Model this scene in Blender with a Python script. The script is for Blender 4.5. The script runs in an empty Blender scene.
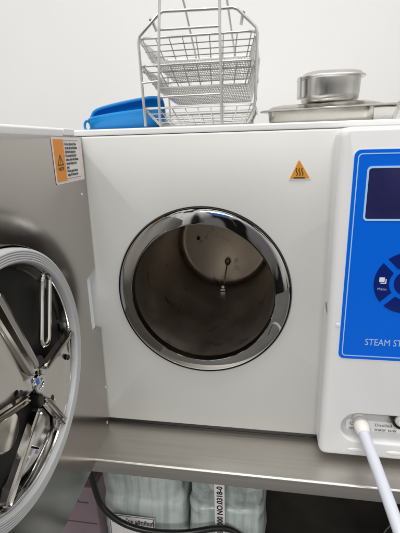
import bpy, math, random
from mathutils import Vector, Matrix, noise
random.seed(4)
S = bpy.context.scene
C = S.collection
PI = math.pi
sin, cos = math.sin, math.cos

# ------------------------------------------------------------------ helpers
class MB:
    """collects geometry, then links it as ONE mesh object"""
    def __init__(s, fn=None): s.v = []; s.f = []; s.fn = fn
    def add(s, vs, fs):
        n = len(s.v)
        s.v += [tuple(s.fn(*p)) if s.fn else tuple(p) for p in vs]
        s.f += [tuple(i + n for i in f) for f in fs]
        return s
    def box(s, x0, x1, y0, y1, z0, z1):
        vs = [(x, y, z) for z in (z0, z1) for y in (y0, y1) for x in (x0, x1)]
        return s.add(vs, [(0,2,3,1),(4,5,7,6),(0,1,5,4),(2,6,7,3),(0,4,6,2),(1,3,7,5)])
    def loft(s, loops, close=True, cap0=False, cap1=False):
        n = len(loops[0]); vs = [p for l in loops for p in l]; fs = []
        for a in range(len(loops) - 1):
            for i in range(n if close else n - 1):
                j = (i + 1) % n
                fs.append((a*n+i, a*n+j, (a+1)*n+j, (a+1)*n+i))
        if cap0: fs.append(tuple(range(n))[::-1])
        if cap1: fs.append(tuple((len(loops)-1)*n + i for i in range(n)))
        return s.add(vs, fs)
    def tube(s, pts, r, n=8, closed=False, cap=True):
        P = [Vector(p) for p in pts]; L = []; m = len(P); up = None
        for i in range(m):
            if closed: t = P[(i+1) % m] - P[i-1]
            else: t = P[min(i+1, m-1)] - P[max(i-1, 0)]
            t.normalize()
            if up is None:
                up = Vector((0,0,1)) if abs(t.z) < .9 else Vector((0,1,0))
            a = up - t*up.dot(t)
            if a.length < 1e-4: a = Vector((1,0,0)) - t*t.x
            a.normalize(); up = a; b = t.cross(a)
            rr = r[i] if isinstance(r, (list, tuple)) else r
            L.append([tuple(P[i] + (a*cos(2*PI*k/n) + b*sin(2*PI*k/n))*rr) for k in range(n)])
        if closed: L.append(L[0])
        return s.loft(L, True, cap and not closed, cap and not closed)
    def lathe(s, prof, c, axis='y', n=64, cap0=False, cap1=False):
        L = []
        for (r, h) in prof:
            l = []
            for k in range(n):
                a = 2*PI*k/n
                if axis == 'y': l.append((c[0]+r*cos(a), c[1]+h, c[2]+r*sin(a)))
                else: l.append((c[0]+r*cos(a), c[1]+r*sin(a), c[2]+h))
            L.append(l)
        return s.loft(L, True, cap0, cap1)
    def prism(s, poly, a, b):
        """poly in (u,w), extruded along the middle axis from a to b"""
        n = len(poly)
        vs = [(u, a, w) for u, w in poly] + [(u, b, w) for u, w in poly]
        fs = [tuple(range(n)), tuple(range(2*n-1, n-1, -1))]
        fs += [(i, n+i, n+(i+1) % n, (i+1) % n) for i in range(n)]
        return s.add(vs, fs)
    def build(s, name, mat, parent=None, bevel=0, smooth=35, seg=2, sub=0):
        me = bpy.data.meshes.new(name); me.from_pydata(s.v, [], s.f); me.update()
        import bmesh
        bm = bmesh.new(); bm.from_mesh(me)
        bmesh.ops.remove_doubles(bm, verts=bm.verts, dist=1e-6)
        bmesh.ops.recalc_face_normals(bm, faces=bm.faces); bm.to_mesh(me); bm.free()
        me.materials.append(mat)
        for p in me.polygons: p.use_smooth = True
        me.set_sharp_from_angle(angle=math.radians(smooth))
        o = bpy.data.objects.new(name, me); C.objects.link(o)
        attach(o, parent)
        if bevel:
            m = o.modifiers.new('bevel', 'BEVEL'); m.width = bevel; m.segments = seg; m.limit_method = 'ANGLE'
            m.angle_limit = math.radians(40); m.harden_normals = True
        if sub:
            m = o.modifiers.new('sub', 'SUBSURF'); m.levels = sub; m.render_levels = sub
        return o

def world_matrix(o):
    M = Matrix.Translation(o.location)
    while o.parent:
        o = o.parent; M = Matrix.Translation(o.location) @ M if o.type == 'EMPTY' else M
    return M
def root_of(o):
    while o.parent: o = o.parent
    return o
def attach(o, parent):
    if not parent: return
    o.parent = parent
    if parent.type == 'EMPTY':
        o.matrix_parent_inverse = Matrix.Translation(parent.location).inverted()
def thing(name, label, cat, loc, group=None):
    o = bpy.data.objects.new(name, None); C.objects.link(o); o.location = loc; o.empty_display_size = .02
    return tag(o, label, cat, group)
def tag(o, label, cat, group=None):
    o['label'] = label; o['category'] = cat
    if group: o['group'] = group
    return o
def struct(o): o['kind'] = 'structure'; return o

def rrect(x0, x1, z0, z1, r, n=6):
    """rounded rectangle, counter clockwise, starting lower right corner"""
    pts = []
    for cx, cz, a0 in ((x1-r, z0+r, -PI/2), (x1-r, z1-r, 0), (x0+r, z1-r, PI/2), (x0+r, z0+r, PI)):
        for k in range(n+1):
            a = a0 + PI/2*k/n
            pts.append((cx + r*cos(a), cz + r*sin(a)))
    return pts
def ray_to_loop(loop, c, ang):
    """where a ray from c at angle ang meets a closed convex polygon"""
    d = (cos(ang), sin(ang)); n = len(loop)
    for i in range(n):
        (x1, y1), (x2, y2) = loop[i], loop[(i+1) % n]
        ex, ey = x2-x1, y2-y1
        den = d[0]*ey - d[1]*ex
        if abs(den) < 1e-12: continue
        t = ((x1-c[0])*ey - (y1-c[1])*ex)/den
        u = ((x1-c[0])*d[1] - (y1-c[1])*d[0])/den
        if t > 0 and -1e-9 <= u <= 1+1e-9: return (c[0]+t*d[0], c[1]+t*d[1])
def smooth_path(pts, n=8):
    P = [Vector(p) for p in pts]; out = []
    for i in range(len(P)-1):
        p0, p1, p2, p3 = P[max(i-1,0)], P[i], P[i+1], P[min(i+2,len(P)-1)]
        for k in range(n):
            t = k/n
            out.append(.5*((2*p1)+(p2-p0)*t+(2*p0-5*p1+4*p2-p3)*t*t+(3*p1-p0-3*p2+p3)*t**3))
    out.append(P[-1]); return [tuple(p) for p in out]
def text(name, s, size, mat, parent, place, align='LEFT', bold=0, sx=1, spacing=1):
    """lettering as a thin mesh; place(x, y) gives the world point"""
    cu = bpy.data.curves.new(name, 'FONT'); cu.body = s; cu.size = size; cu.align_x = align; cu.offset = bold
    cu.resolution_u = 3; cu.space_line = spacing
    t = bpy.data.objects.new(name, cu); C.objects.link(t)
    dg = bpy.context.evaluated_depsgraph_get()
    me = bpy.data.meshes.new_from_object(t.evaluated_get(dg))
    bpy.data.objects.remove(t)
    for v in me.vertices: v.co = Vector(place(v.co.x*sx, v.co.y))
    me.materials.clear(); me.materials.append(mat); me.name = name
    o = bpy.data.objects.new(name, me); C.objects.link(o); attach(o, parent)
    return o

# ------------------------------------------------------------------ materials
def mat(name, col, rough=.4, metal=0, coat=0, ior=1.5, trans=0, sss=0, emit=None, spec=.5):
    m = bpy.data.materials.new(name); m.use_nodes = True
    b = m.node_tree.nodes['Principled BSDF']
    b.inputs['Base Color'].default_value = (*col, 1); b.inputs['Roughness'].default_value = rough
    b.inputs['Metallic'].default_value = metal; b.inputs['Coat Weight'].default_value = coat
    b.inputs['IOR'].default_value = ior; b.inputs['Transmission Weight'].default_value = trans
    b.inputs['Specular IOR Level'].default_value = spec
    if sss:
        b.inputs['Subsurface Weight'].default_value = sss; b.inputs['Subsurface Radius'].default_value = (.01,.01,.01)
    return m
def N(m, typ, **kw):
    n = m.node_tree.nodes.new(typ)
    for k, v in kw.items():
        if k in n.inputs: n.inputs[k].default_value = v
        else: setattr(n, k, v)
    return n
def link(m, a, b): m.node_tree.links.new(a, b)
def vary(m, scale=(8,8,8), rough=(.2,.35), col=None, bump=0, detail=4, bscale=None, mscale=1.0):
    """noise driven roughness, colour and bump"""
    b = m.node_tree.nodes['Principled BSDF']
    tc = N(m, 'ShaderNodeTexCoord'); mp = N(m, 'ShaderNodeMapping'); mp.inputs['Scale'].default_value = scale
    link(m, tc.outputs['Object'], mp.inputs['Vector'])
    nz = N(m, 'ShaderNodeTexNoise', Scale=mscale, Detail=detail); link(m, mp.outputs[0], nz.inputs['Vector'])
    mr = N(m, 'ShaderNodeMapRange'); mr.inputs[1].default_value = .3; mr.inputs[2].default_value = .7
    mr.inputs[3].default_value = rough[0]; mr.inputs[4].default_value = rough[1]
    link(m, nz.outputs['Fac'], mr.inputs[0]); link(m, mr.outputs[0], b.inputs['Roughness'])
    if col:
        cr = N(m, 'ShaderNodeValToRGB'); cr.color_ramp.elements[0].position = .3; cr.color_ramp.elements[1].position = .7
        cr.color_ramp.elements[0].color = (*col[0],1); cr.color_ramp.elements[1].color = (*col[1],1)
        link(m, nz.outputs['Fac'], cr.inputs[0]); link(m, cr.outputs[0], b.inputs['Base Color'])
    if bump:
        bp = N(m, 'ShaderNodeBump', Strength=bump, Distance=.001)
        if bscale:
            n2 = N(m, 'ShaderNodeTexNoise', Scale=bscale, Detail=2); link(m, tc.outputs['Object'], n2.inputs['Vector'])
            link(m, n2.outputs['Fac'], bp.inputs['Height'])
        else: link(m, nz.outputs['Fac'], bp.inputs['Height'])
        link(m, bp.outputs[0], b.inputs['Normal'])
    return m

M = {}
M['wall'] = vary(mat('wall_paint', (.83,.83,.82), .6), (3,3,3), (.55,.7), ((.82,.82,.81),(.845,.845,.835)), .08, bscale=220)
M['panel'] = vary(mat('panel_paint', (.60,.60,.575), .38), (6,6,5), (.34,.46), ((.59,.59,.565),(.62,.62,.595)), .05, bscale=400)
M['plastic'] = vary(mat('white_plastic', (.80,.80,.795), .35), (6,6,6), (.3,.42), ((.79,.79,.785),(.815,.815,.81)), .05, bscale=500)
M['plastic_grey'] = vary(mat('recess_plastic', (.55,.55,.55), .4), (9,9,9), (.35,.5))
M['steel'] = vary(mat('brushed_steel', (.56,.53,.49), .28, 1), (2.5,420,420), (.31,.45), ((.525,.50,.46),(.585,.555,.515)), .03)
M['door_steel'] = vary(mat('door_sheet_steel', (.50,.47,.445), .14, 1), (60,2,2.5), (.12,.21), ((.465,.437,.413),(.525,.497,.47)), .012)
M['chrome'] = vary(mat('polished_steel', (.70,.69,.67), .05, 1), (5,5,5), (.03,.08))
M['mouth'] = vary(mat('polished_mouth_steel', (.42,.415,.40), .04, 1), (5,5,5), (.02,.05))
M['chrome_warm'] = vary(mat('polished_lever_steel', (.66,.63,.59), .1, 1), (20,20,20), (.06,.18), bump=.03, bscale=60)
M['pan'] = vary(mat('pan_steel', (.60,.58,.53), .22, 1), (40,6,40), (.16,.3), ((.57,.55,.50),(.64,.62,.57)))
M['box_steel'] = vary(mat('box_steel', (.68,.665,.64), .3, 1), (40,40,4), (.26,.38))
M['wire'] = vary(mat('wire_steel', (.70,.69,.67), .3, 1), (30,30,30), (.24,.4))
M['chamber'] = vary(mat('chamber_steel', (.5,.45,.40), .3, 1), (14,10,14), (.36,.52), ((.34,.30,.255),(.47,.42,.36)), .035, detail=5)
def blotches(m, scale, lo, hi, dark, fac=1.0):
    """scattered stains mixed over the base colour"""
    b = m.node_tree.nodes['Principled BSDF']; old = b.inputs['Base Color'].links[0].from_socket
    tc = N(m, 'ShaderNodeTexCoord'); nz = N(m, 'ShaderNodeTexNoise', Scale=scale, Detail=5, Roughness=.62, Distortion=.6)
    link(m, tc.outputs['Object'], nz.inputs['Vector'])
    r = N(m, 'ShaderNodeMapRange'); r.inputs[1].default_value = lo; r.inputs[2].default_value = hi; r.inputs[4].default_value = fac
    link(m, nz.outputs['Fac'], r.inputs[0])
    mx = N(m, 'ShaderNodeMix', data_type='RGBA'); link(m, r.outputs[0], mx.inputs[0]); link(m, old, mx.inputs[6])
    mx.inputs[7].default_value = (*dark,1); link(m, mx.outputs[2], b.inputs['Base Color']); return m
blotches(M['chamber'], 17, .60, .72, (.05,.043,.03), .8)
M['darkened_steel'] = vary(mat('darkened_mirror_steel', (.13,.125,.115), .06, 1), (9,9,9), (.03,.12), ((.02,.02,.016),(.09,.085,.075)))  # dish: dark reflection of the chamber put into the base colour
M['rubber'] = mat('black_rubber', (.012,.012,.012), .45)
M['gasket'] = vary(mat('grey_silicone', (.54,.55,.555), .38), (30,30,30), (.32,.45))
M['blue_film'] = mat('blue_film', (.0,.135,.76), .3, spec=.3)
M['line'] = mat('pale_line', (.42,.65,.92), .4)
M['navy'] = mat('navy_film', (.0,.012,.16), .3, coat=.2)
M['screen'] = vary(mat('screen_glass', (.018,.016,.10), .12, coat=.5), (10,10,10), (.06,.12), ((.017,.018,.08),(.034,.034,.125)))
M['print'] = mat('white_print', (.78,.82,.88), .5)
M['pale_print'] = mat('pale_blue_print', (.45,.62,.86), .5)
M['black_print'] = mat('black_print', (.015,.015,.015), .5)
M['label'] = mat('label_paper', (.78,.76,.75), .45)
M['label_edge'] = mat('label_edge', (.80,.70,.66), .45)
M['orange'] = mat('orange_print', (.80,.27,.01), .45)
M['amber'] = mat('amber_print', (.68,.28,.02), .45)
M['scoop'] = vary(mat('blue_plastic', (.0,.235,.62), .3, coat=.15, sss=.05), (12,12,12), (.24,.36))
M['hose'] = mat('milky_silicone', (.66,.68,.74), .3, sss=.3)
M['fitting'] = mat('white_fitting', (.80,.78,.74), .4, sss=.1)
M['cable'] = vary(mat('cable_rubber', (.008,.008,.008), .35), (40,40,40), (.28,.42))
M['mauve'] = vary(mat('mauve_carton', (.27,.20,.225), .55), (9,9,9), (.5,.65), ((.185,.135,.152),(.225,.168,.187)), .05)
M['mauve_dark'] = mat('dark_red_carton', (.10,.045,.055), .55)
M['under_shade'] = vary(mat('under_table_shade', (.008,.008,.008), .6), (5,5,5), (.5,.7), ((.006,.006,.008),(.045,.038,.028)))  # shade below the table put into a near-black colour
M['floor'] = vary(mat('floor_tile', (.3,.29,.28), .5), (3,3,3), (.4,.6), ((.13,.125,.12),(.17,.165,.16)))
M['wire_dull'] = mat('dull_wire', (.10,.10,.10), .5)
M['blue_dot'] = mat('blue_mark', (.03,.15,.62), .4)

def bag_material(seed):
    m = mat('printed_film_%d' % seed, (.5,.58,.55), .3, coat=.2); b = m.node_tree.nodes['Principled BSDF']
    tc = N(m, 'ShaderNodeTexCoord'); mp = N(m, 'ShaderNodeMapping'); mp.inputs['Scale'].default_value = (70,1,5)
    mp.inputs['Location'].default_value = (seed*3.1, 0, seed)
    link(m, tc.outputs['Object'], mp.inputs['Vector'])
    n1 = N(m, 'ShaderNodeTexNoise', Scale=1.0, Detail=2); link(m, mp.outputs[0], n1.inputs['Vector'])
    c1 = N(m, 'ShaderNodeValToRGB'); c1.color_ramp.elements[0].position = .38; c1.color_ramp.elements[1].position = .56
    c1.color_ramp.elements[0].color = (.24,.32,.29,1); c1.color_ramp.elements[1].color = (.64,.67,.645,1)
    link(m, n1.outputs['Fac'], c1.inputs[0])
    n2 = N(m, 'ShaderNodeTexNoise', Scale=9.0, Detail=3); link(m, tc.outputs['Object'], n2.inputs['Vector'])
    c2 = N(m, 'ShaderNodeValToRGB'); c2.color_ramp.elements[0].position = .42; c2.color_ramp.elements[1].position = .62
    c2.color_ramp.elements[0].color = (.42,.49,.46,1); c2.color_ramp.elements[1].color = (.60,.645,.615,1)
    link(m, n2.outputs['Fac'], c2.inputs[0])
    mx = N(m, 'ShaderNodeMix', data_type='RGBA'); mx.inputs[0].default_value = .55
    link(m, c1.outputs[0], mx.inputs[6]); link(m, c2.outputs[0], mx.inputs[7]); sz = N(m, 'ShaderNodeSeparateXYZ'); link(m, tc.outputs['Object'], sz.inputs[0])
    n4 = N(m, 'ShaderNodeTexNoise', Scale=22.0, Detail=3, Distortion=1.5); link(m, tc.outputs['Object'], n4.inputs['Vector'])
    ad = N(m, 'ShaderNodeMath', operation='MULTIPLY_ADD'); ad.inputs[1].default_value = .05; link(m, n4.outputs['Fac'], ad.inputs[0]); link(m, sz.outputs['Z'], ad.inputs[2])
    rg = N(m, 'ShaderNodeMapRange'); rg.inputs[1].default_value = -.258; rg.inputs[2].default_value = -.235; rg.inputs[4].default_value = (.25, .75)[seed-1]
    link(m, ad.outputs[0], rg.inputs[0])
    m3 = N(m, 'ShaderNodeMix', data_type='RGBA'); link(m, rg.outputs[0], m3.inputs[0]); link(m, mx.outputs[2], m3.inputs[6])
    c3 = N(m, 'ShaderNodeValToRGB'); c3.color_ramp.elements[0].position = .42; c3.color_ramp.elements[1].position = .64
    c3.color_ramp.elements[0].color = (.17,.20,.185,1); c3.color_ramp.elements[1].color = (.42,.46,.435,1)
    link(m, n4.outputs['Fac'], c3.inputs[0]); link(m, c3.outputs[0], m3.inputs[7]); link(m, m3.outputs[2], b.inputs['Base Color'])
    n3 = N(m, 'ShaderNodeTexNoise', Scale=11.0, Detail=4, Distortion=1.2, noise_type='RIDGED_MULTIFRACTAL'); link(m, tc.outputs['Object'], n3.inputs['Vector'])
    bp = N(m, 'ShaderNodeBump', Strength=.6, Distance=.003); link(m, n3.outputs['Fac'], bp.inputs['Height'])
    link(m, bp.outputs[0], b.inputs['Normal'])
    return m

# ------------------------------------------------------------------ sizes (metres)
H = .5469              # height of the front bezel
W = .40                # where the control column begins
WX = .62               # full width of the machine
CX, CZ = .1935, .2785  # axis of the chamber
TT = -.012             # table top

# ------------------------------------------------------------------ setting
struct(MB().add([(-4,.66,TT-.03),(4,.66,TT-.03),(4,.66,2.9),(-4,.66,2.9)], [(0,1,2,3)]).build('wall', M['wall']))
struct(MB().add([(-4,.655,-.9),(4,.655,-.9),(4,.655,TT-.03),(-4,.655,TT-.03)], [(0,1,2,3)]).build('lower_wall', M['under_shade']))  # wall below the table, shade painted into its colour
struct(MB().add([(-4,-3,-.9),(4,-3,-.9),(4,.655,-.9),(-4,.655,-.9)], [(0,1,2,3)]).build('floor', M['floor']))

# ------------------------------------------------------------------ table
table = thing('steel_table', 'brushed stainless steel table with a rolled front edge carrying the steriliser', 'table', (.2,.25,-.9))
prof = [(.63,TT)]
for k in range(7):
    a = PI/2*k/6; prof.append((-.0943-.004*sin(a), TT-.004+.004*cos(a)))
prof += [(-.0983,-.037),(-.0973,-.0398),(-.094,-.0405),(-.085,-.0405),(-.085,-.0135),(.63,-.0135)]
MB().loft([[(x, y, z) for y, z in prof] for x in (-1.1, 1.5)], True, True, True).build('table_top', M['steel'], table, smooth=50)
MB().box(-1.02,1.42,.02,.60,-.462,-.45).build('lower_shelf', M['under_shade'], table, bevel=.002)
for x in (-1.05, 1.42):
    for y in (-.05, .58):
        MB().lathe([(.0,0),(.019,0),(.019,.8615),(.0,.8615)], (x,y,-.899), 'z', 20).build('leg', M['steel'], table)

# ------------------------------------------------------------------ steriliser
auto = thing('steam_steriliser', 'large white benchtop steam steriliser with its steel door swung open and blue control panel', 'steriliser', (.31,.24,TT))

# housing: front sheet with a round opening, rolled edges, sides and back
NA = 96
c = (CX, CZ)
angs = [2*PI*k/NA for k in range(NA)]
rect_corner_angles = []
X0 = -.028
outer = rrect(X0, WX, 0, H, .008, 5)
def loop_at(poly, y): return [(*ray_to_loop(poly, c, a),) for a in angs], y
# add corner angles so that the corners stay square
allang = sorted(angs + [math.atan2(z-CZ, x-CX) % (2*PI) for x, z in outer])
angs = [a for i, a in enumerate(allang) if i == 0 or a - allang[i-1] > 1e-5]
mb = MB(); loops = []
loops.append([(CX+.1530*cos(a), .012, CZ+.1530*sin(a)) for a in angs])
loops.append([(CX+.1530*cos(a), .001, CZ+.1530*sin(a)) for a in angs])
loops.append([(CX+.1540*cos(a), 0, CZ+.1540*sin(a)) for a in angs])
R0 = .014
for k in range(6):
    t = PI/2*k/5; ins = R0*(1-sin(t)); y = R0*(1-cos(t))
    poly = rrect(X0+ins, WX-ins, ins*.3, H-ins*.25, max(.002, .010-ins), 5)
    loops.append([(lambda q: (q[0], y, q[1]))(ray_to_loop(poly, c, a)) for a in angs])
loops.append([(lambda q: (q[0], .50, q[1]))(ray_to_loop(outer, c, a)) for a in angs])
mb.loft(loops, True, False, True).build('housing', M['panel'], auto, smooth=40)
MB().box(X0+.004,WX-.004,.006,.49,H+.0005,H+.0105).build('top_cover', M['plastic'], auto, bevel=.003)
MB().box(X0+.002,WX-.002,.012,.485,H-.001,H+.002).build('top_gap_strip', M['rubber'], auto)  # black strip added for the dark of the gap under the cover
MB().box(X0+.006,WX-.006,.010,.48,TT+.0006,.0015).build('under_gap_shade', M['rubber'], auto)  # black block added to darken the shadow gap under the housing
# chamber mouth and chamber
MB().lathe([(.1522,.006),(.1522,-.003),(.1517,-.0046),(.1510,-.0046),(.1503,.006)], (CX,0,CZ), 'y', 128).build('mouth_seal', M['rubber'], auto)
pr = [(.1503,.006),(.1503,-.0026),(.1498,-.0040)]
for k in range(1, 17):
    t = k/16; pr.append((.1498-.0232*t, -.0040-.0072*t**.72))
pr += [(.1258,-.0113),(.1252,-.0110),(.1246,-.0100),(.1243,-.006),(.1242,.004)]
MB().lathe(pr, (CX,0,CZ), 'y', 128).build('chamber_mouth', M['mouth'], auto, smooth=30)
pr = [(.1242,.004),(.1238,.03),(.1232,.10),(.1226,.20),(.1220,.30),(.1215,.372)]
for k in range(1, 7):
    a = PI/2*k/6; pr.append((.1215-.016*(1-cos(a)), .372+.02*sin(a)))
pr += [(.09,.3945),(.07,.3965),(.04,.398),(.012,.3985),(0.0005,.3985)]
ch = MB().lathe(pr, (CX,0,CZ), 'y', 96).build('chamber', M['chamber'], auto, smooth=50)
MB().lathe([(.0045,-.001),(.0045,-.004),(.0025,-.004),(.0025,.002),(.0,.002)], (.122,.3935,.286), 'y', 20).build('inlet_port', M['rubber'], ch)
MB().tube(smooth_path([(.2005,.3975,.219),(.2005,.382,.220),(.199,.372,.211),(.1965,.362,.193),(.194,.354,.174)], 5), .0019, 8).build('sensor_probe', M['chamber'], ch)
MB().tube([(.2005+.006*cos(a), .390, .222+.008*sin(a)) for a in [2*PI*k/14 for k in range(14)]], .0018, 8, closed=True).build('probe_clip', M['rubber'], ch)
MB().lathe([(0,0),(.0115,0),(.0115,.004),(.007,.006),(.007,.012),(.0045,.014),(0,.014)], (.1925,.345,.1590), 'z', 6).build('drain_fitting', M['chamber'], ch)

# heat sticker on the front
tri = [(.3486,.5062),(.3332,.4722),(.3688,.4732)]
def rounded_tri(T, r, n=5):
    P = [Vector((a, b)) for a, b in T]; out = []
    for i in range(3):
        p, a, b = P[i], (P[i-1]-P[i]).normalized(), (P[(i+1) % 3]-P[i]).normalized()
        half = a.angle(b)/2; d = r/math.tan(half); ctr = p + (a+b).normalized()*(r/sin(half))
        s0 = p + a*d; s1 = p + b*d
        for k in range(n+1):
            t = k/n; v = (s0.lerp(s1, t) - ctr).normalized(); out.append(tuple(ctr + v*r))
    return out
cen = (sum(p[0] for p in tri)/3, sum(p[1] for p in tri)/3)
def shrink(T, k): return [(cen[0]+(x-cen[0])*k, cen[1]+(z-cen[1])*k) for x, z in T]
st = MB().prism(rounded_tri(tri, .002), -.0007, .001).build('hot_surface_sticker', M['label_edge'], auto)
MB().prism(rounded_tri(shrink(tri, .84), .001), -.0011, -.0006).build('amber_triangle', M['amber'], st)
sy = MB()
sy.box(cen[0]-.0085, cen[0]+.0085, -.0014, -.001, cen[1]-.0092, cen[1]-.0074)
for dx in (-.0042, 0, .0042):
    pts = [(cen[0]+dx+.0011*sin(t*2*PI), -.0012, cen[1]-.0052+.0118*t) for t in [k/12 for k in range(13)]]
    sy.add([(x-.0007, -.0014, z) for x, y, z in pts] + [(x+.0007, -.0014, z) for x, y, z in pts],
           [(k, k+1, 14+k, 13+k) for k in range(12)])
sy.build('heat_symbol', M['black_print'], st)

# control column: moulded cover with a stadium recess low down
YC = -.05
cen2 = (.51, .064)
hole = []
for k in range(17):
    a = -PI/2 + PI*k/16; hole.append((.559+.029*cos(a), .064+.029*sin(a)))
for k in range(17):
    a = PI/2 + PI*k/16; hole.append((.461+.029*cos(a), .064+.029*sin(a)))
def stadium(e):
    out = []
    for k in range(17):
        a = -PI/2 + PI*k/16; out.append((.559+(.029+e)*cos(a), .064+(.029+e)*sin(a)))
    for k in range(17):
        a = PI/2 + PI*k/16; out.append((.461+(.029+e)*cos(a), .064+(.029+e)*sin(a)))
    return out
def col_outline(ins, r):
    return rrect(W+ins, WX-ins, .002+ins, H-ins*.6, max(.002, r-ins), 6)
A2 = sorted([2*PI*k/96 for k in range(96)] + [math.atan2(z-cen2[1], x-cen2[0]) % (2*PI) for x, z in col_outline(0,.012)+col_outline(.012,.012)+hole])
A2 = [a for i, a in enumerate(A2) if i == 0 or a - A2[i-1] > 1e-5]
def lp(poly, y): return [(lambda q: (q[0], y, q[1]))(ray_to_loop(poly, cen2, a)) for a in A2]
loops = [lp(stadium(-.004), YC+.032), lp(stadium(-.003), YC+.01)]
for k in range(5):
    t = PI/2*k/4; loops.append(lp(stadium(-.002+.004*(1-cos(t))), YC+.004*(1-sin(t))))
R1 = .011
for k in range(7):
    t = PI/2*k/6; ins = R1*(1-sin(t)); loops.append(lp(col_outline(ins, .013), YC+R1*(1-cos(t))))
loops.append(lp(col_outline(0, .013), .003))
colm = MB().loft(loops, True).build('control_column', M['plastic'], auto, smooth=40)
MB().prism(stadium(-.0035), YC+.030, YC+.036).build('recess_plate', M['plastic_grey'], colm)
lab = MB().prism(rrect(.448,.575,.034,.0585,.004), YC+.0282, YC+.0299).build('port_label', M['plastic'], colm)
def on_front(x0, z0, y): return lambda x, z: (x0+x, y, z0+z)
text('lettering', 'Cooled\nwater tank', .0085, M['black_print'], lab, on_front(.4535,.0485,YC+.0279), spacing=1.05)
text('lettering', 'Distilled\nwater tank', .0085, M['black_print'], lab, on_front(.4955,.0485,YC+.0279), spacing=1.05)
pk = MB().lathe([(.0165,.0305),(.0165,.008),(.0155,.006),(.0135,.006),(.0130,.009),(.0130,.0305)], (.532,YC,.0785), 'y', 40).build('port_collar', M['rubber'], colm)
MB().lathe([(.0122,.0305),(.0122,.010),(.011,.006),(.0085,.004),(.008,.002),(.004,.0015),(.0005,.0015)], (.532,YC,.0785), 'y', 32).build('port_cap', M['fitting'], colm)
MB().lathe([(.0105,.0305),(.0105,.016),(.009,.013),(.0005,.013)], (.467,YC,.066), 'y', 32).build('drain_port', M['fitting'], colm)
for x in (.460,.523):
    m = MB(); L = []
    for k in range(7):
        a = PI/2*k/6*.98; L.append([(x+.015*cos(a)*cos(b), YC+.001-.0028*sin(a), .0185+.0048*cos(a)*sin(b)) for b in [2*PI*j/28 for j in range(28)]])
    m.loft(L, True, False, True).build('grip_bump', M['plastic'], colm)
MB().lathe([(.0034,-.0006),(.003,-.0012),(.0005,-.0014)], (.4155,YC,.2522), 'y', 16).build('screw_cover', M['print'], colm)
m = MB(); L = []
for r, x in ((.0118,W-.0004),(.0102,W-.0011),(.0096,W-.0002)):
    L.append([(x, -.0275+r*.95*cos(b), .2725+r*sin(b)) for b in [2*PI*j/24 for j in range(24)]])
m.loft(L, True).build('screw_hole_rim', M['plastic'], colm)
MB().add([(W-.0003, -.0275+.0096*.95*cos(b), .2725+.0096*sin(b)) for b in [2*PI*j/24 for j in range(24)]], [tuple(range(24))]).build('screw_hole', M['rubber'], colm)

# blue control panel
pan = MB().prism(rrect(.4195,.6005,.1950,.5165,.009), YC-.0010, YC+.001).build('control_panel', M['blue_film'], auto, smooth=30)
MB().prism(rrect(.4183,.6017,.1938,.5177,.010), YC-.0005, YC+.001).build('panel_border', M['print'], pan, smooth=30)
def frame(poly_o, poly_i, y0, y1):
    m = MB(); m.loft([[(x,y1,z) for x,z in poly_o],[(x,y0,z) for x,z in poly_o],[(x,y0,z) for x,z in poly_i],[(x,y1,z) for x,z in poly_i]], True); return m
frame(rrect(.4243,.5957,.1998,.5117,.006), rrect(.4257,.5943,.2012,.5103,.0052), YC-.0014, YC-.0005).build('panel_outline', M['line'], pan)
scr = MB().prism(rrect(.4405,.5795,.4205,.4915,.004), YC-.0015, YC-.0005).build('screen', M['screen'], pan)
frame(rrect(.4378,.5822,.4178,.4942,.006), rrect(.4405,.5795,.4205,.4915,.004), YC-.0018, YC-.0005).build('screen_frame', M['line'], scr)
bx, bz = .5095, .3245
for q in range(4):
    a0 = PI/4 + q*PI/2; g = .0042
    m = []
    for k in range(17):
        ro = .0478; d = math.asin(g/ro); a = a0+d+(PI/2-2*d)*k/16; m.append((bx+ro*cos(a), bz+ro*sin(a)))
    for k in range(17):
        ri = .0262; d = math.asin(g/ri); a = a0+PI/2-d-(PI/2-2*d)*k/16; m.append((bx+ri*cos(a), bz+ri*sin(a)))
    m = m[::-1]
    mm = MB(); n = 17
    outer_ = m[::-1][:17]; inner_ = m[::-1][17:][::-1]
    vs = [(x, YC-.0016, z) for x, z in outer_] + [(x, YC-.0016, z) for x, z in inner_] + [(x, YC-.0006, z) for x, z in outer_] + [(x, YC-.0006, z) for x, z in inner_]
    fs = []
    for k in range(16): fs += [(k,k+1,17+k+1,17+k), (k,34+k,34+k+1,k+1), (17+k,17+k+1,51+k+1,51+k)]
    fs += [(0,17,51,34),(16,50,67,33)]
    mm.add(vs, fs); mm.build('button', M['navy'], pan)
MB().lathe([(.0195,-.0006),(.0195,-.0016),(.0005,-.0018)], (bx,YC,bz), 'y', 48).build('button', M['navy'], pan)
ic = MB()
ic.box(.4690,.4765,YC-.0021,YC-.0015,.3258,.3330)
ic.box(.4778,.4792,YC-.0020,YC-.0015,.3232,.3305)
ic.box(.4712,.4778,YC-.0020,YC-.0015,.3232,.3246)
ic.build('menu_icon', M['print'], pan)
text('lettering', 'Menu', .0058, M['pale_print'], pan, on_front(.4740,.3128,YC-.0019), 'CENTER')
text('lettering', 'STEAM STERILIZER', .0158, M['pale_print'], pan, on_front(.4575,.2205,YC-.0014), sx=.80)

# ------------------------------------------------------------------ door, hinged at the left edge and swung open
A = .0368
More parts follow.
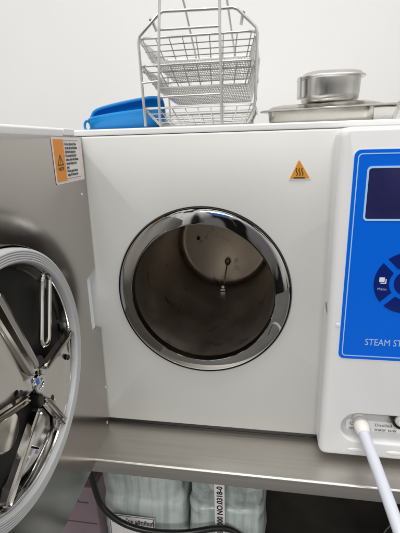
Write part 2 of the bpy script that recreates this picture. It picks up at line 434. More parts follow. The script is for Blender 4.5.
# local (s: away from the hinge, o: out of the plate towards the chamber side, z)
def D(s, o, z): return (s*sin(A)+o*cos(A), -s*cos(A)+o*sin(A), z)
DS, DZ, DR = .287, .2704, .1575
plate = [(.0185,-.0145),(.0165,.02),(.0075,.2075),(.0400,.2085),(.0455,.2330),(.0400,.3180),(.0050,.3220),(0,.5462),(.46,.5500),(.46,-.0260)]
plate = [(0.0,.5462),(.46,.5492),(.46,-.0262),(.0305,-.0180),(.0175,-.0062),(.0055,.2076),(.0445,.2172),(.0455,.2330),(.0440,.3142),(.0045,.3225)]
# sheet with a round hole: bridge the outline to a circle by angle
outl = plate[::-1]
dc = (DS, DZ)
def ang_of(p): return math.atan2(p[1]-dc[1], p[0]-dc[0]) % (2*PI)
samp = []
n = len(outl)
for i in range(n):
    p, q = outl[i], outl[(i+1) % n]
    L_ = math.hypot(q[0]-p[0], q[1]-p[1]); k = max(1, int(L_/.012))
    for j in range(k): samp.append((p[0]+(q[0]-p[0])*j/k, p[1]+(q[1]-p[1])*j/k))
m = MB(D); RH = .1610
ol = samp; il = [(DS+RH*cos(ang_of(p)), DZ+RH*sin(ang_of(p))) for p in samp]
# points of the notch that fall inside the hole circle are pushed just outside it
fx = []
for (x, z), (ix, iz) in zip(ol, il): fx.append((x, z))
m.loft([[(x,-.0035,z) for x,z in il],[(x,0,z) for x,z in il],[(x,0,z) for x,z in fx],[(x,-.0035,z) for x,z in fx]], True)
door = m.build('door', M['door_steel'], auto, smooth=30)
MB(D).box(.052,.46,-.052,-.006,-.020,.5585).build('outer_cover', M['plastic'], door, bevel=.004)
MB(D).box(.012,.0515,-.052,-.006,.5475,.5585).build('cover_edge', M['plastic'], door, bevel=.002)
MB(D).box(.062,.45,-.0058,-.0040,-.015,.545).build('inner_backing', M['rubber'], door)
# folded hinge tongue below the corner
MB(D).add([(.0180,.0006,-.0065),(.0300,.0006,-.0182),(.0390,-.0060,-.0240),(.0180,-.0060,-.0120)], [(0,1,2,3)]).build('folded_lip', M['door_steel'], door)
MB(D).box(.0190,.060,-.030,-.0050,.2125,.322).build('hinge_block', M['print'], door, bevel=.002)
MB(D).box(.006,.046,-.012,-.0038,.196,.2092).build('hinge_bracket', M['door_steel'], door, bevel=.001)
for s_, z_ in ((.016,.53),(.024,.455),(.0135,.085),(.026,.012)):
    m = MB(D); L = []
    for k in range(4):
        a = PI/2*k/3*.97; L.append([(s_+.0032*cos(a)*cos(b), .0016*sin(a)+.0001, z_+.0032*cos(a)*sin(b)) for b in [2*PI*j/16 for j in range(16)]])
    m.loft(L, True, False, True).build('rivet', M['chrome'], door)
# black seat ring, ribbed gasket
def dlathe(prof, n=112, ds=DS, dz=DZ):
    m = MB(D); m.loft([[(ds+r*cos(2*PI*k/n), o, dz+r*sin(2*PI*k/n)) for k in range(n)] for r, o in prof], True); return m
dlathe([(.1612,-.003),(.1612,.0065),(.1600,.0078),(.1585,.0078),(.1572,.002)]).build('seat_ring', M['darkened_steel'], door)
gp = [(.1575,.000),(.1575,.0140),(.1568,.0176),(.1554,.0188)]
for k in range(5):
    r0 = .1548-.0027*k
    gp += [(r0,.0192),(r0-.0011,.0195),(r0-.0021,.0192),(r0-.0023,.0183),(r0-.0026,.0183)]
gp += [(.1412,.0190),(.1404,.0178),(.1400,.012),(.1400,-.004)]
dlathe(gp).build('door_gasket', M['gasket'], door, smooth=28)
dlathe([(.1400,-.02),(.1398,.010),(.1384,.0125),(.1368,.0125),(.1356,.010),(.1350,-.02)]).build('dish_rim', M['chrome'], door, smooth=30)
# dish behind the levers, its dark reflection put into the colour
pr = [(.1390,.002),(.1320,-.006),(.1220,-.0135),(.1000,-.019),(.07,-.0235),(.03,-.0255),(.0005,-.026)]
dlathe(pr).build('dish', M['darkened_steel'], door)
O1 = .0125
def clampdisc(p, r=.1355):
    dx, dz = p[0]-DS, p[1]-DZ; d = math.hypot(dx, dz)
    return p if d <= r else (DS+dx*r/d, DZ+dz*r/d)
# bow-tie pressing across the hub
wing_l = [(.405,.33),(.345,.372),(.301,.359),(.282,.324),(.263,.279),(.256,.262),(.262,.246),(.281,.246),(.293,.251),(.309,.253),(.33,.258),(.37,.272),(.412,.262)]
wing_r = [(.248,.266),(.238,.262),(.227,.265),(.194,.261),(.162,.2665),(.1605,.245),(.162,.229),(.170,.200),(.182,.183),(.205,.160),(.222,.156),(.222,.172),(.228,.203),(.246,.222),(.256,.236)]
for w_, t_ in ((wing_l, .0), (wing_r, .0004)):
    w_ = [clampdisc(p) for p in w_]
    cxw = sum(p[0] for p in w_)/len(w_); czw = sum(p[1] for p in w_)/len(w_)
    m = MB(D)
    m.loft([[(x, O1-.006, z) for x, z in w_], [(x, O1+t_, z) for x, z in w_],
            [(cxw+(x-cxw)*.90, O1+.0012+t_, czw+(z-czw)*.90) for x, z in w_],
            [(cxw+(x-cxw)*.84, O1-.0005+t_, czw+(z-czw)*.84) for x, z in w_],
            [(cxw+(x-cxw)*.35, O1-.0012+t_, czw+(z-czw)*.35) for x, z in w_]], True, True, True)
    m.build('dish_wing', M['chrome_warm'], door, smooth=50)
# hub
m = MB(D); hs, hz = .2515, .2475
m.loft([[(hs+r*cos(2*PI*k/28), o, hz+r*sin(2*PI*k/28)) for k in range(28)] for r, o in ((.0125,O1),(.0125,O1+.003),(.011,O1+.0042),(.007,O1+.0042),(.0064,O1+.0022),(.0004,O1+.0022))], True)
m.build('hub', M['chrome'], door)
m = MB(D)
m.loft([[(hs-.006+r*cos(2*PI*k/20), o, hz+.026+r*.8*sin(2*PI*k/20)) for k in range(20)] for r, o in ((.0105,O1-.01),(.0105,O1+.002),(.0085,O1+.0035),(.0004,O1+.0035))], True)
m.build('hub_cap', M['rubber'], door)
m = MB(D)
m.loft([[(hs+.003+r*.8*cos(2*PI*k/20), o, hz-.023+r*sin(2*PI*k/20)) for k in range(20)] for r, o in ((.0085,O1-.01),(.0085,O1+.002),(.0065,O1+.0035),(.0004,O1+.0035))], True)
m.build('hub_cap', M['rubber'], door)
MB(D).box(hs+.0045,hs+.0100,O1+.0043,O1+.0054,hz+.003,hz+.0115).build('blue_mark', M['blue_dot'], door, bevel=.0008)
# upper loop
pts = []
lp_c = [(.200,.366),(.222,.296)]
ax = Vector((lp_c[1][0]-lp_c[0][0], lp_c[1][1]-lp_c[0][1])).normalized(); nx = Vector((-ax.y, ax.x))
for k in range(9):
    a = PI*k/8; v = nx*cos(a)*.0095 - ax*sin(a)*.0095; pts.append((lp_c[0][0]+v.x, O1+.001, lp_c[0][1]+v.y))
for k in range(9):
    a = PI*k/8; v = -nx*cos(a)*.0095 + ax*sin(a)*.0095; pts.append((lp_c[1][0]+v.x, O1+.001, lp_c[1][1]+v.y))
MB(D).tube(pts, .0034, 10, closed=True).build('loop_handle', M['chrome_warm'], door)
# locking levers: strap with rounded ends and raised edges
def strap(a, b, w0, w1, o0, o1, name='lever'):
    va, vb = Vector(a), Vector(b); d = (vb-va).normalized(); n_ = Vector((-d.y, d.x)); L = []
    for t, w, o in ((0,w0*.4,o0),(.02,w0*.8,o0),(.06,w0,o0),(.5,(w0+w1)/2,(o0+o1)/2),(.94,w1,o1),(.98,w1*.8,o1),(1,w1*.4,o1)):
        p = va.lerp(vb, t)
        L.append([(p.x+n_.x*w*u, o+h, p.y+n_.y*w*u) for u, h in ((-1,-.004),(-1,.0035),(-.7,.0045),(-.5,.001),(.5,.001),(.7,.0045),(1,.0035),(1,-.004))])
    m = MB(D); m.loft(L, True, True, True); return m.build(name, M['chrome_warm'], door, smooth=40)
strap((.266,.222),(.347,.152), .0070,.0078, O1+.004, O1-.002)
strap((.306,.384),(.261,.270), .0125,.0095, O1-.001, O1+.004)
strap((.238,.262),(.153,.270), .0050,.0058, O1+.003, O1+.001)
strap((.246,.218),(.200,.146), .0048,.0056, O1+.003, O1+.001)
strap((.282,.247),(.395,.275), .0050,.0050, O1+.003, O1+.001)
# bright bracket lower right of the hub
br = [(.243,.204),(.231,.183),(.223,.158),(.256,.152),(.2745,.172),(.272,.190),(.256,.204)]
m = MB(D)
m.loft([[(x,O1-.012,z) for x,z in br],[(x,O1-.004-.006*(z<.18),z) for x,z in br]], True, True, True)
m.build('bracket', M['chrome_warm'], door, bevel=.0015)
br = [(.256,.150),(.224,.154),(.232,.148),(.262,.142),(.305,.145),(.335,.152),(.330,.160),(.276,.170)]
MB(D).loft([[(x,O1-.016,z) for x,z in map(clampdisc,br)],[(x,O1-.011,z) for x,z in map(clampdisc,br)]], True, True, True).build('bracket', M['chrome'], door, bevel=.001)
for s_, z_ in ((.292,.2605),(.229,.2105),(.326,.1565),(.172,.2390)):
    m = MB(D); L = []
    for k in range(4):
        a = PI/2*k/3*.97; L.append([(s_+.0042*cos(a)*cos(b), O1+.0018+.003*sin(a), z_+.0042*cos(a)*sin(b)) for b in [2*PI*j/16 for j in range(16)]])
    m.loft(L, True, False, True).build('bolt', M['rubber'], door)
m = MB(D)
m.loft([[(.311+r*cos(2*PI*k/28), o, .222+r*sin(2*PI*k/28)) for k in range(28)] for r, o in ((.0235,-.02),(.0235,.002),(.021,.005),(.0004,.006))], True)
m.build('locking_knob', M['pan'], door)

# notice sticker on the door
def onD(o): return lambda x, z: D(x, o, z)
nt = MB(D).prism(rrect(.0085,.1095,.4795,.5452,.003), .0004, .0010).build('notice_sticker', M['label_edge'], door)
MB(D).prism(rrect(.0225,.1065,.4832,.5422,.0015), .0009, .0013).build('text_field', M['label'], nt)
MB(D).prism([(.0745,.4832),(.0745,.5422),(.1065,.5422),(.1065,.4832)], .0012, .0015).build('orange_field', M['orange'], nt)
MB(D).prism([(.0225,.5398),(.0225,.5405),(.0745,.5405),(.0745,.5398)], .0012, .00145).build('rule', M['mauve_dark'], nt)
MB(D).prism([(.0225,.4850),(.0225,.4857),(.0745,.4857),(.0745,.4850)], .0012, .00145).build('rule', M['mauve_dark'], nt)
m = MB(D); T0 = [(.0905,.5215),(.0805,.5055),(.1005,.5055)]; T1 = [(.0905,.5180),(.0832,.5070),(.0978,.5070)]
m.loft([[(x,.00175,z) for x,z in T0],[(x,.00175,z) for x,z in T1]], True)
m.add([(.0898,.00175,.5150),(.0912,.00175,.5150),(.0910,.00175,.5105),(.0900,.00175,.5105)], [(0,1,2,3)])
m.add([(.0898,.00175,.5096),(.0912,.00175,.5096),(.0912,.00175,.5082),(.0898,.00175,.5082)], [(0,1,2,3)])
m.build('warning_triangle', M['black_print'], nt)
def onDr(s0, z0, o): return lambda x, z: D(s0-x, o, z0+z)     # s grows to the left as seen by a viewer
text('lettering', 'NOTE', .0065, M['black_print'], nt, onDr(.0905,.4985,.00175), 'CENTER', bold=.0002)
text('lettering', '• For door adjustment, Please\n  turn the seal round clockwise\n  fully before locking down\n• Do not open the handle if\n  inside is under steam. Because\n  the steam brings a risk to\n  safety.\n• The door gasket needs to\n  replace if it becomes hard', .0058, M['black_print'], nt, onDr(.0735,.5335,.00175), bold=.00022, sx=.62, spacing=.96)

# ------------------------------------------------------------------ drain tube
tb = thing('drain_tube', 'milky white drain tube plugged into the lower port and running over the table edge', 'tube', (.467,-.04,.066))
MB().tube(smooth_path([(.4670,-.047,.0655),(.4690,-.070,.0615),(.4745,-.115,.0505),(.4850,-.200,.0275),(.4960,-.290,-.003),(.505,-.36,-.04),(.512,-.40,-.09),(.515,-.415,-.18)], 7), .0088, 20).build('hose', M['hose'], tb)
MB().tube([(.4668,-.034,.0665),(.4668,-.038,.0665),(.4670,-.043,.0660),(.4672,-.050,.0655),(.4676,-.058,.0645),(.4680,-.064,.0632)], [.010,.0118,.0128,.0128,.0118,.0096], 24).build('connector', M['fitting'], tb)

# ------------------------------------------------------------------ wire rack with three baskets
DK = H+.0105
rk = thing('wire_rack', 'tall stainless wire rack with a bent carrying frame standing on the steriliser', 'rack', (.185,.15,DK))
rw = .0021
Y0, Y1 = .046, .252
MB().tube([(.1215,Y0,DK+.003),(.1215,Y0-.001,.60),(.1285,Y0-.003,.705),(.1325,Y0,.765),(.1345,Y0+.02,.815),(.160,Y0+.03,.822),(.205,Y0+.03,.822),(.2235,Y0+.02,.812),(.2245,Y0,.765),(.2245,Y0-.003,.70),(.2255,Y0-.001,.60),(.2255,Y0,DK+.003)], rw*1.1, 8).build('handle_frame', M['wire'], rk)
MB().tube([(.142,Y0+.03,.820),(.150,.15,.768),(.152,Y1,.700)], rw, 8).build('rear_brace', M['wire'], rk)
MB().tube([(.215,Y0+.03,.820),(.226,.15,.768),(.232,Y1,.700)], rw, 8).build('rear_brace', M['wire'], rk)
MB().tube(smooth_path([(.0925,.058,DK+.004),(.0915,.057,.60)],3)[:2] + [(.0895,.056,.690),(.0920,.056,.699),(.1255,.056,.7285),(.1330,.056,.7320),(.2440,.056,.7295),(.2515,.056,.7265),(.2790,.056,.7010),(.2815,.056,.692),(.2800,.057,.60),(.2770,.058,.580),(.2660,.059,DK+.004)], rw*1.15, 8).build('outer_frame', M['wire'], rk)
MB().tube([(.0925,Y1,DK+.004),(.0900,Y1,.690),(.0925,Y1,.6985),(.2785,Y1,.6985),(.2805,Y1,.690),(.2680,Y1,DK+.004)], rw, 8).build('rear_frame', M['wire'], rk)
MB().tube([(.1285,Y0+.001,.7045),(.2245,Y0+.001,.7035)], rw, 8).build('cross_bar', M['wire'], rk)
MB().tube([(.1255,Y0+.001,.6060),(.2255,Y0+.001,.6065)], rw, 8).build('cross_bar', M['wire'], rk)
MB().tube([(.0918,.056,.6300),(.1262,Y0+.002,.6308)], rw*.8, 8).build('side_stay', M['wire'], rk)
MB().tube([(.1105,.057,.7235),(.1150,.059,.7190),(.1205,.060,.7060)], rw*1.2, 8).build('hook', M['wire'], rk)
MB().tube([(.2610,.057,.7240),(.2585,.059,.7190),(.2560,.060,.7060)], rw*1.2, 8).build('hook', M['wire'], rk)
for y0_, y1_ in ((.058, Y1),):
    for x_ in (.0915,.2795):
        for z_ in (.6905,.6480,.5845):
            MB().tube([(x_,y0_,z_),(x_,y1_,z_)], rw*.9, 8).build('side_rail', M['wire'], rk)
def basket(name, label, zr, zf, zb, ins, rim):
    t = thing(name, label, 'basket', (.185,.15,zf), 'wire baskets stacked in the rack')
    x0, x1, y0, y1 = .0890, .2785, .060, .248
    fx0, fx1, fy0, fy1 = x0+ins, x1-ins*.55, y0+ins*.35, y1-ins*.35
    rm = MB()
    c_ = [(x,y) for x,y in rrect(x0,x1,y0,y1,.012,4)]
    rm.tube([(x,y,zr) for x,y in c_], rim, 8, closed=True)
    if rim > .0016:
        c2_ = [(x,y) for x,y in rrect(fx0,fx1,fy0,fy1,.012,4)]
        rm.tube([(x,y,zf+(zb-zf)*(y-fy0)/(fy1-fy0)) for x,y in c2_], rim*.7, 6, closed=True)
    rm.build('rim', M['wire'], t)
    fl = MB(); n = 34
    for k in range(n+1):
        u = k/n; x = fx0+.004+(fx1-fx0-.008)*u
        fl.tube([(x,fy0,zf),(x,fy1,zb)], .0010, 5, cap=False)
    for k in range(12):
        u = k/11; y = fy0+(fy1-fy0)*u; z = zf+(zb-zf)*u - .0012
        fl.tube([(fx0,y,z),(fx1,y,z)], .0009, 5, cap=False)
    fl.build('floor_mesh', M['wire'], t)
    sd = MB()
    for k in range(9):
        u = k/8; xr = x0+.006+(x1-x0-.012)*u; xf = fx0+.004+(fx1-fx0-.008)*u
        sd.tube([(xr,y0,zr),(xf,fy0,zf)], .00095, 5, cap=False)
        sd.tube([(xr,y1,zr),(xf,fy1,zb)], .00095, 5, cap=False)
    for k in range(22):
        u = k/21; yr = y0+.006+(y1-y0-.012)*u; yf = fy0+.004+(fy1-fy0-.008)*u; zz = zf+(zb-zf)*u
        sd.tube([(x0,yr,zr),(fx0,yf,zz)], .0008, 5, cap=False)
        sd.tube([(x1,yr,zr),(fx1,yf,zz)], .0008, 5, cap=False)
    for w in (.3, .56, .8):
        a0 = x0+(fx0-x0)*w; a1 = x1+(fx1-x1)*w; b0 = y0+(fy0-y0)*w; b1 = y1+(fy1-y1)*w
        za = zr+(zf-zr)*w; zc = zr+(zb-zr)*w
        sd.tube([(a0,b0,za),(a1,b0,za),(a1,b1,zc),(a0,b1,zc),(a0,b0,za)], .00095, 5, cap=False)
    sd.build('side_mesh', M['wire'], t)
    return t
basket('wire_basket', 'topmost wire mesh basket, under the handle of the rack', .6965, .6620, .6560, .018, .0021)
basket('wire_basket', 'middle wire mesh basket hanging between the other two in the rack', .6560, .6225, .6110, .022, .0019)
basket('wire_basket', 'lowest wire mesh basket, resting on the white machine top', .5900, .5610, .5605, .026, .0019)

# ------------------------------------------------------------------ blue scoop lying on its back
def scoop():
    t = thing('plastic_scoop', 'bright blue plastic scoop lying on the machine beside the wire rack', 'scoop', (.03,.13,DK))
    nu, nv = 26, 32; th_ = .0042
    def sec(u, off):
        r0 = .0180+.0145*u**.55; r = r0*(1 if u > .1 else math.sqrt(max(0,1-((.1-u)/.1)**2))*.4+.6)*(1-.22*max(0,(u-.8)/.2)**2) - off
        x = -.032+.140*u; zc_ = DK+r0*.93; yc_ = .118
        L = []
        for j in range(nv+1):
            a = math.radians(75 - 262*j/nv)          # open side faces up and forward
            # superellipse-ish cross section, flattened where it lies
            y = yc_+1.05*r*cos(a); z = zc_+r*sin(a)*(1.0 if sin(a) > 0 else .92)
            L.append((x, y, max(z, DK+.0006+off)))
        return L
    outer_ = [sec(i/nu, 0) for i in range(nu+1)]; inner_ = [sec(i/nu, th_) for i in range(nu+1)]
    m = MB(); m.loft(outer_, False); m.loft(inner_, False)
    for i in range(nu):
        for e in (0, nv): m.add([outer_[i][e], outer_[i+1][e], inner_[i+1][e], inner_[i][e]], [(0,1,2,3)])
    for j in range(nv):
        m.add([outer_[nu][j], outer_[nu][j+1], inner_[nu][j+1], inner_[nu][j]], [(0,1,2,3)])
    m.add(outer_[0], [tuple(range(nv+1))])
    b = m.build('scoop_body', M['scoop'], t, smooth=45)
    for e in (0, nv):
        MB().tube([((o_[e][0]+i_[e][0])/2, (o_[e][1]+i_[e][1])/2, (o_[e][2]+i_[e][2])/2) for o_, i_ in zip(outer_, inner_)], .0032, 10).build('rolled_lip', M['scoop'], t)
    pts = [(-.033+.0065*cos(a), .104, DK+.0105+.0090*sin(a)) for a in [2*PI*k/16 for k in range(16)]]
    MB().tube(pts, .0024, 8, closed=True).build('hanging_loop', M['scoop'], t)
scoop()

# ------------------------------------------------------------------ steel tray
def turn(c0, deg):
    a = math.radians(deg)
    return lambda x, y, z: (c0[0]+x*cos(a)-y*sin(a), c0[1]+x*sin(a)+y*cos(a), c0[2]+z)
TR = turn((.4005,.142,DK), -19)
tr = thing('instrument_tray', 'shallow lidded stainless steel tray lying under the small steel box', 'tray', (.3985,.142,DK))
m = MB(TR); n = 6
hx, hy = .090, .056
def rr(ax, ay, r, z): return [(x, y, z) for x, y in rrect(-ax, ax, -ay, ay, r, n)]
m.loft([rr(hx-.006,hy-.006,.014,.0005), rr(hx-.002,hy-.002,.017,.003), rr(hx,hy,.018,.008), rr(hx+.001,hy+.001,.018,.0225)], True, True, True)
m.build('pan', M['pan'], tr, smooth=50)
m = MB(TR)
def rx(a, b, r, z, e): return [(x, y, z) for x, y in rrect(-a, a+e, -b, b, r, n)]
m.loft([rx(hx+.001,hy+.001,.018,.0227,0), rx(hx+.013,hy+.010,.022,.0222,.022), rx(hx+.0145,hy+.0115,.023,.0238,.0225), rx(hx+.013,hy+.010,.022,.0252,.022), rx(hx+.002,hy+.002,.018,.0262,.012), rx(hx-.004,hy-.004,.016,.0310,0), rx(hx-.016,hy-.014,.012,.0338,0)], True, True, True)
m.build('lid', M['pan'], tr, smooth=50)
m = MB(TR); m.tube([(hx+.034,-.052,.0245),(hx+.0375,-.046,.0250),(hx+.0375,.046,.0250),(hx+.034,.052,.0245)], .0048, 12)
m.build('end_handle', M['chrome'], tr)
m = MB(TR); m.loft([[(hx-.004,-.047,.001),(hx+.024,-.040,.001),(hx+.024,.030,.001),(hx-.004,.030,.001)],[(hx-.004,-.052,.0218),(hx+.030,-.044,.0218),(hx+.030,.034,.0218),(hx-.004,.034,.0218)]], True, True, True)
m.build('end_plate', M['box_steel'], tr, bevel=.002)

# small lidded box
BX = turn((.4060,.142,DK+.0340), 8)
bxt = thing('steel_box', 'small lidded stainless steel box with a side clip, standing on the tray', 'box', (.4060,.142,DK+.0340))
def sq(r, z, p=3.2, k=48):
    out = []
    for j in range(k):
        a = 2*PI*j/k; c_, s_ = cos(a), sin(a)
        out.append((r*math.copysign(abs(c_)**(2/p), c_), r*math.copysign(abs(s_)**(2/p), s_), z))
    return out
m = MB(BX); m.loft([sq(.036,.0003), sq(.0415,.0015), sq(.0455,.006), sq(.0468,.014), sq(.0475,.0410), sq(.0482,.0420)], True, True, True)
m.build('box_body', M['box_steel'], bxt, smooth=60)
m = MB(BX); m.loft([sq(.0495,.0385), sq(.0500,.0395), sq(.0535,.0400), sq(.0545,.0418), sq(.0535,.0434), sq(.0500,.0446), sq(.0480,.0478), sq(.044,.0494), sq(.038,.0490), sq(.02,.0496), sq(.001,.0498)], True, True, True)
m.build('box_lid', M['box_steel'], bxt, smooth=50)
m = MB(BX); m.box(-.0560,-.0525,-.020,.004,.010,.0445); m.box(-.0560,-.0480,-.020,.004,.0090,.0125); m.build('side_clip', M['box_steel'], bxt, bevel=.001)

# ------------------------------------------------------------------ under the table
def bag(x0, x1, y0, y1, z0, z1, seed, label):
    t = thing('plastic_bag', label, 'bag', ((x0+x1)/2,(y0+y1)/2,z0), 'film wrapped packs on the lower shelf')
    hx_, hy_, hz_ = (x1-x0)/2, (y1-y0)/2, (z1-z0)/2
    nx_, nz_ = 56, 64; L = []
    for i in range(nz_+1):
        v = -1+2*i/nz_; l = []
        k = (1-abs(v)**5)**.5 if abs(v) < 1 else 0
        for j in range(nx_):
            a = 2*PI*j/nx_; c_, s_ = cos(a), sin(a); p = 4.5
            X = math.copysign(abs(c_)**(2/p), c_); Y = math.copysign(abs(s_)**(2/p), s_)
            q = Vector((X*hx_*(.93+.07*k), Y*hy_*(.12+.88*k), v*hz_))
            ns = noise.noise(q*16+Vector((seed*7,0,seed)))*.008 + noise.noise(q*42+Vector((0,seed*5,0)))*.0035
            ns += abs(noise.noise(Vector((q.x*18, q.y*18, q.z*60+seed))))*.006*(max(0, v-.25))
            sm = max(0, min(1, (q.z+(z0+z1)/2+.277+.006*noise.noise(Vector((q.x*22, q.y*9, seed))))/.012)); ns -= .010*sm*sm*(3-2*sm)
            d = Vector((X*.4, Y, 0)).normalized()
            q += d*ns
            l.append(((x0+x1)/2+q.x, (y0+y1)/2+q.y, (z0+z1)/2+q.z))
        L.append(l)
    b = MB().loft(L, True, True, True).build('film_pack', bag_material(seed), t, smooth=70)
    return t
b1 = bag(-.112,.1255,.052,.20,-.449,-.125,1,'film wrapped pack with a framed paper label, left of the other pack')
b2 = bag(.1345,.3135,.052,.19,-.449,-.150,2,'film wrapped pack with a vertical white strip, right of the other pack')
lb = MB().box(-.052,.0590,.0385,.0395,-.400,-.2985).build('paper_label', M['label'], b1)
frame(rrect(-.0505,.0575,-.3985,-.3000,.001,2), rrect(-.0490,.0560,-.3970,-.3015,.001,2), .0380, .0384).build('label_border', M['black_print'], lb)
text('lettering', 'จำหน่ายโดย ผลิตภัณฑ์', .0175, M['black_print'], lb, on_front(-.046,-.322,.0379), bold=.0004, sx=.66)
text('lettering', 'เก็บในที่แห้ง สะอาด ปลอดเชื้อ', .0085, M['black_print'], lb, on_front(-.018,-.338,.0379))
sp = MB().box(.2010,.2235,.0385,.0395,-.440,-.165).build('paper_strip', M['label'], b2)
text('lettering', 'S. 2000 NO.0318-0', .0175, M['black_print'], sp, lambda x, z: (.2185-z, .0379, -.318+x), bold=.0006, sx=.98)

pb = thing('carton', 'mauve carton with a dark red top standing on the shelf beside the bags', 'carton', (-.13,.09,-.449))
MB().box(-.20,-.066,.015,.155,-.449,-.205).build('carton_body', M['mauve'], pb, bevel=.003)
MB().box(-.198,-.068,.020,.150,-.2045,-.185).build('carton_top', M['mauve_dark'], pb, bevel=.003)
MB().box(-.19,-.070,.0138,.0146,-.3075,-.3055).build('seam', M['mauve_dark'], pb)
MB().box(-.112,-.086,.0138,.0146,-.2475,-.2455).build('tab_cut', M['mauve_dark'], pb)
MB().box(-.112,-.110,.0138,.0146,-.2455,-.2370).build('tab_cut', M['mauve_dark'], pb)

cb = MB().tube(smooth_path([(-.060,.10,-.03),(-.0645,.02,-.06),(-.0640,.004,-.120),(-.0575,0,-.185),(-.042,-.002,-.236),(.000,-.004,-.2705),(.060,-.004,-.2840),(.140,-.002,-.2785),(.210,.02,-.2800),(.252,.03,-.300),(.33,.02,-.36)], 8), .0066, 14).build('power_cable', M['cable'])
tag(cb, 'thick black cable sagging in front of the film wrapped packs', 'cable')
c2 = MB().tube(smooth_path([(.52,-.02,-.447),(.565,.10,-.446),(.605,.18,-.434),(.66,.22,-.405),(.74,.25,-.36)], 8), .0018, 8).build('thin_wire', M['wire_dull'])
tag(c2, 'thin grey wire in the dark below the table at far right', 'wire')

# ------------------------------------------------------------------ light: room light, ceiling lamps, added front fill lamp
wd = bpy.data.worlds.new('World'); S.world = wd; wd.use_nodes = True
nt_ = wd.node_tree; bg = nt_.nodes['Background']
def wn(t, **k):
    n = nt_.nodes.new(t)
    for a, b in k.items():
        if a in n.inputs: n.inputs[a].default_value = b
        else: setattr(n, a, b)
    return n
tc = wn('ShaderNodeTexCoord'); sx = wn('ShaderNodeSeparateXYZ'); nt_.links.new(tc.outputs['Generated'], sx.inputs[0])
cr = wn('ShaderNodeValToRGB'); e = cr.color_ramp.elements
mr = wn('ShaderNodeMapRange'); mr.inputs[1].default_value = -1; mr.inputs[2].default_value = 1
nt_.links.new(sx.outputs['Z'], mr.inputs[0]); nt_.links.new(mr.outputs[0], cr.inputs[0])
e[0].position = 0; e[0].color = (.10,.09,.08,1); e[1].position = 1; e[1].color = (.9,.9,.9,1)
for p_, c_ in ((.34,(.22,.21,.20)),(.43,(.55,.54,.52)),(.62,(.70,.69,.68)),(.80,(.80,.80,.79))):
    q = e.new(p_); q.color = (*c_,1)
mp = wn('ShaderNodeMapping'); mp.inputs['Scale'].default_value = (4.5,4.5,.6); nt_.links.new(tc.outputs['Generated'], mp.inputs[0])
vo = wn('ShaderNodeTexNoise', Scale=1.5, Detail=1.5); nt_.links.new(mp.outputs[0], vo.inputs['Vector'])
vr = wn('ShaderNodeValToRGB'); vr.color_ramp.elements[0].position = .44; vr.color_ramp.elements[0].color = (.08,.078,.075,1)
vr.color_ramp.elements[1].position = .52; vr.color_ramp.elements[1].color = (1.4,1.4,1.4,1)
nt_.links.new(vo.outputs['Fac'], vr.inputs[0])
mu = wn('ShaderNodeMix', data_type='RGBA', blend_type='MULTIPLY'); mu.inputs[0].default_value = 1
nt_.links.new(cr.outputs[0], mu.inputs[6]); nt_.links.new(vr.outputs[0], mu.inputs[7])
vd = wn('ShaderNodeVectorMath', operation='DOT_PRODUCT'); vd.inputs[1].default_value = Vector((.12,-.97,.02)).normalized()
nt_.links.new(tc.outputs['Generated'], vd.inputs[0])
pr_ = wn('ShaderNodeMapRange'); pr_.inputs[1].default_value = .86; pr_.inputs[2].default_value = .93; pr_.inputs[3].default_value = 1; pr_.inputs[4].default_value = .22
nt_.links.new(vd.outputs['Value'], pr_.inputs[0])
m2 = wn('ShaderNodeMix', data_type='RGBA', blend_type='MULTIPLY'); m2.inputs[0].default_value = 1
nt_.links.new(mu.outputs[2], m2.inputs[6]); nt_.links.new(pr_.outputs[0], m2.inputs[7])
bd = wn('ShaderNodeVectorMath', operation='DOT_PRODUCT'); bd.inputs[1].default_value = Vector((.02,-.86,.50)).normalized()
nt_.links.new(tc.outputs['Generated'], bd.inputs[0])
br_ = wn('ShaderNodeMapRange'); br_.inputs[1].default_value = .990; br_.inputs[2].default_value = .993
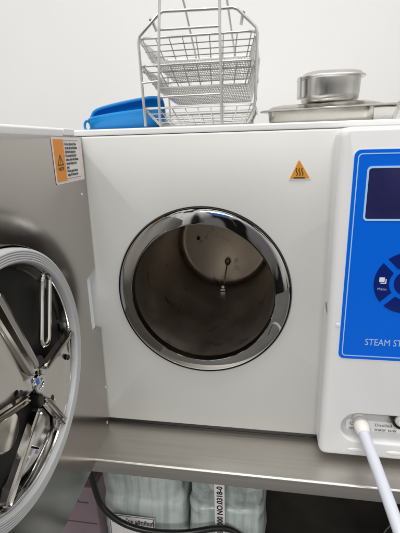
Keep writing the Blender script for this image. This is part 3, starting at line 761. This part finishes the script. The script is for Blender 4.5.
nt_.links.new(bd.outputs['Value'], br_.inputs[0])
m3 = wn('ShaderNodeMix', data_type='RGBA'); m3.inputs[7].default_value = (.06,.22,.62,1)
nt_.links.new(br_.outputs[0], m3.inputs[0]); nt_.links.new(m2.outputs[2], m3.inputs[6])
nt_.links.new(m3.outputs[2], bg.inputs[0]); bg.inputs[1].default_value = .95

def lamp(name, loc, rot, sx_, sy_, power, col=(1,.985,.96)):
    l = bpy.data.lights.new(name, 'AREA'); l.shape = 'RECTANGLE'; l.size = sx_; l.size_y = sy_; l.energy = power; l.color = col
    o = bpy.data.objects.new(name, l); C.objects.link(o); o.location = loc; o.rotation_euler = [math.radians(a) for a in rot]; return o
lamp('ceiling_or_fill_lamp', (.45,-.35,2.35), (0,0,8), 1.3, .35, 15)
lamp('ceiling_or_fill_lamp', (-1.0,-.5,2.35), (0,0,8), 1.3, .35, 10)
lamp('ceiling_or_fill_lamp', (.3,-3.0,2.35), (0,0,8), 1.3, .35, 75)  # added fill lamp behind the camera, brightens the front panel

# ------------------------------------------------------------------ camera
cam = bpy.data.cameras.new('camera'); co = bpy.data.objects.new('camera', cam); C.objects.link(co); S.camera = co
r_, u_, b_, p_ = ([0.9869805573312007, 0.1584726896597446, -0.027491563836908994], [-0.02032995277361718, 0.2924718325694894, 0.9560580108830568],
                  [0.15954959251096526, -0.9430517662278413, 0.29188575460980287], [0.3008317542279229, -0.6537789996378657, 0.5305442307436163])
mw = Matrix.Identity(4)
for i in range(3):
    mw[i][0] = r_[i]; mw[i][1] = u_[i]; mw[i][2] = b_[i]; mw[i][3] = p_[i]
co.matrix_world = mw
cam.sensor_fit = 'HORIZONTAL'; cam.sensor_width = 36; cam.lens = 36*402.9018/400
cam.clip_start = .01; cam.clip_end = 200
S.view_settings.view_transform = 'Standard'; S.view_settings.look = 'None'; S.view_settings.exposure = .2; S.view_settings.gamma = 1
S.render.resolution_x = 768; S.render.resolution_y = 1024
S.cycles.max_bounces = 10; S.cycles.glossy_bounces = 6
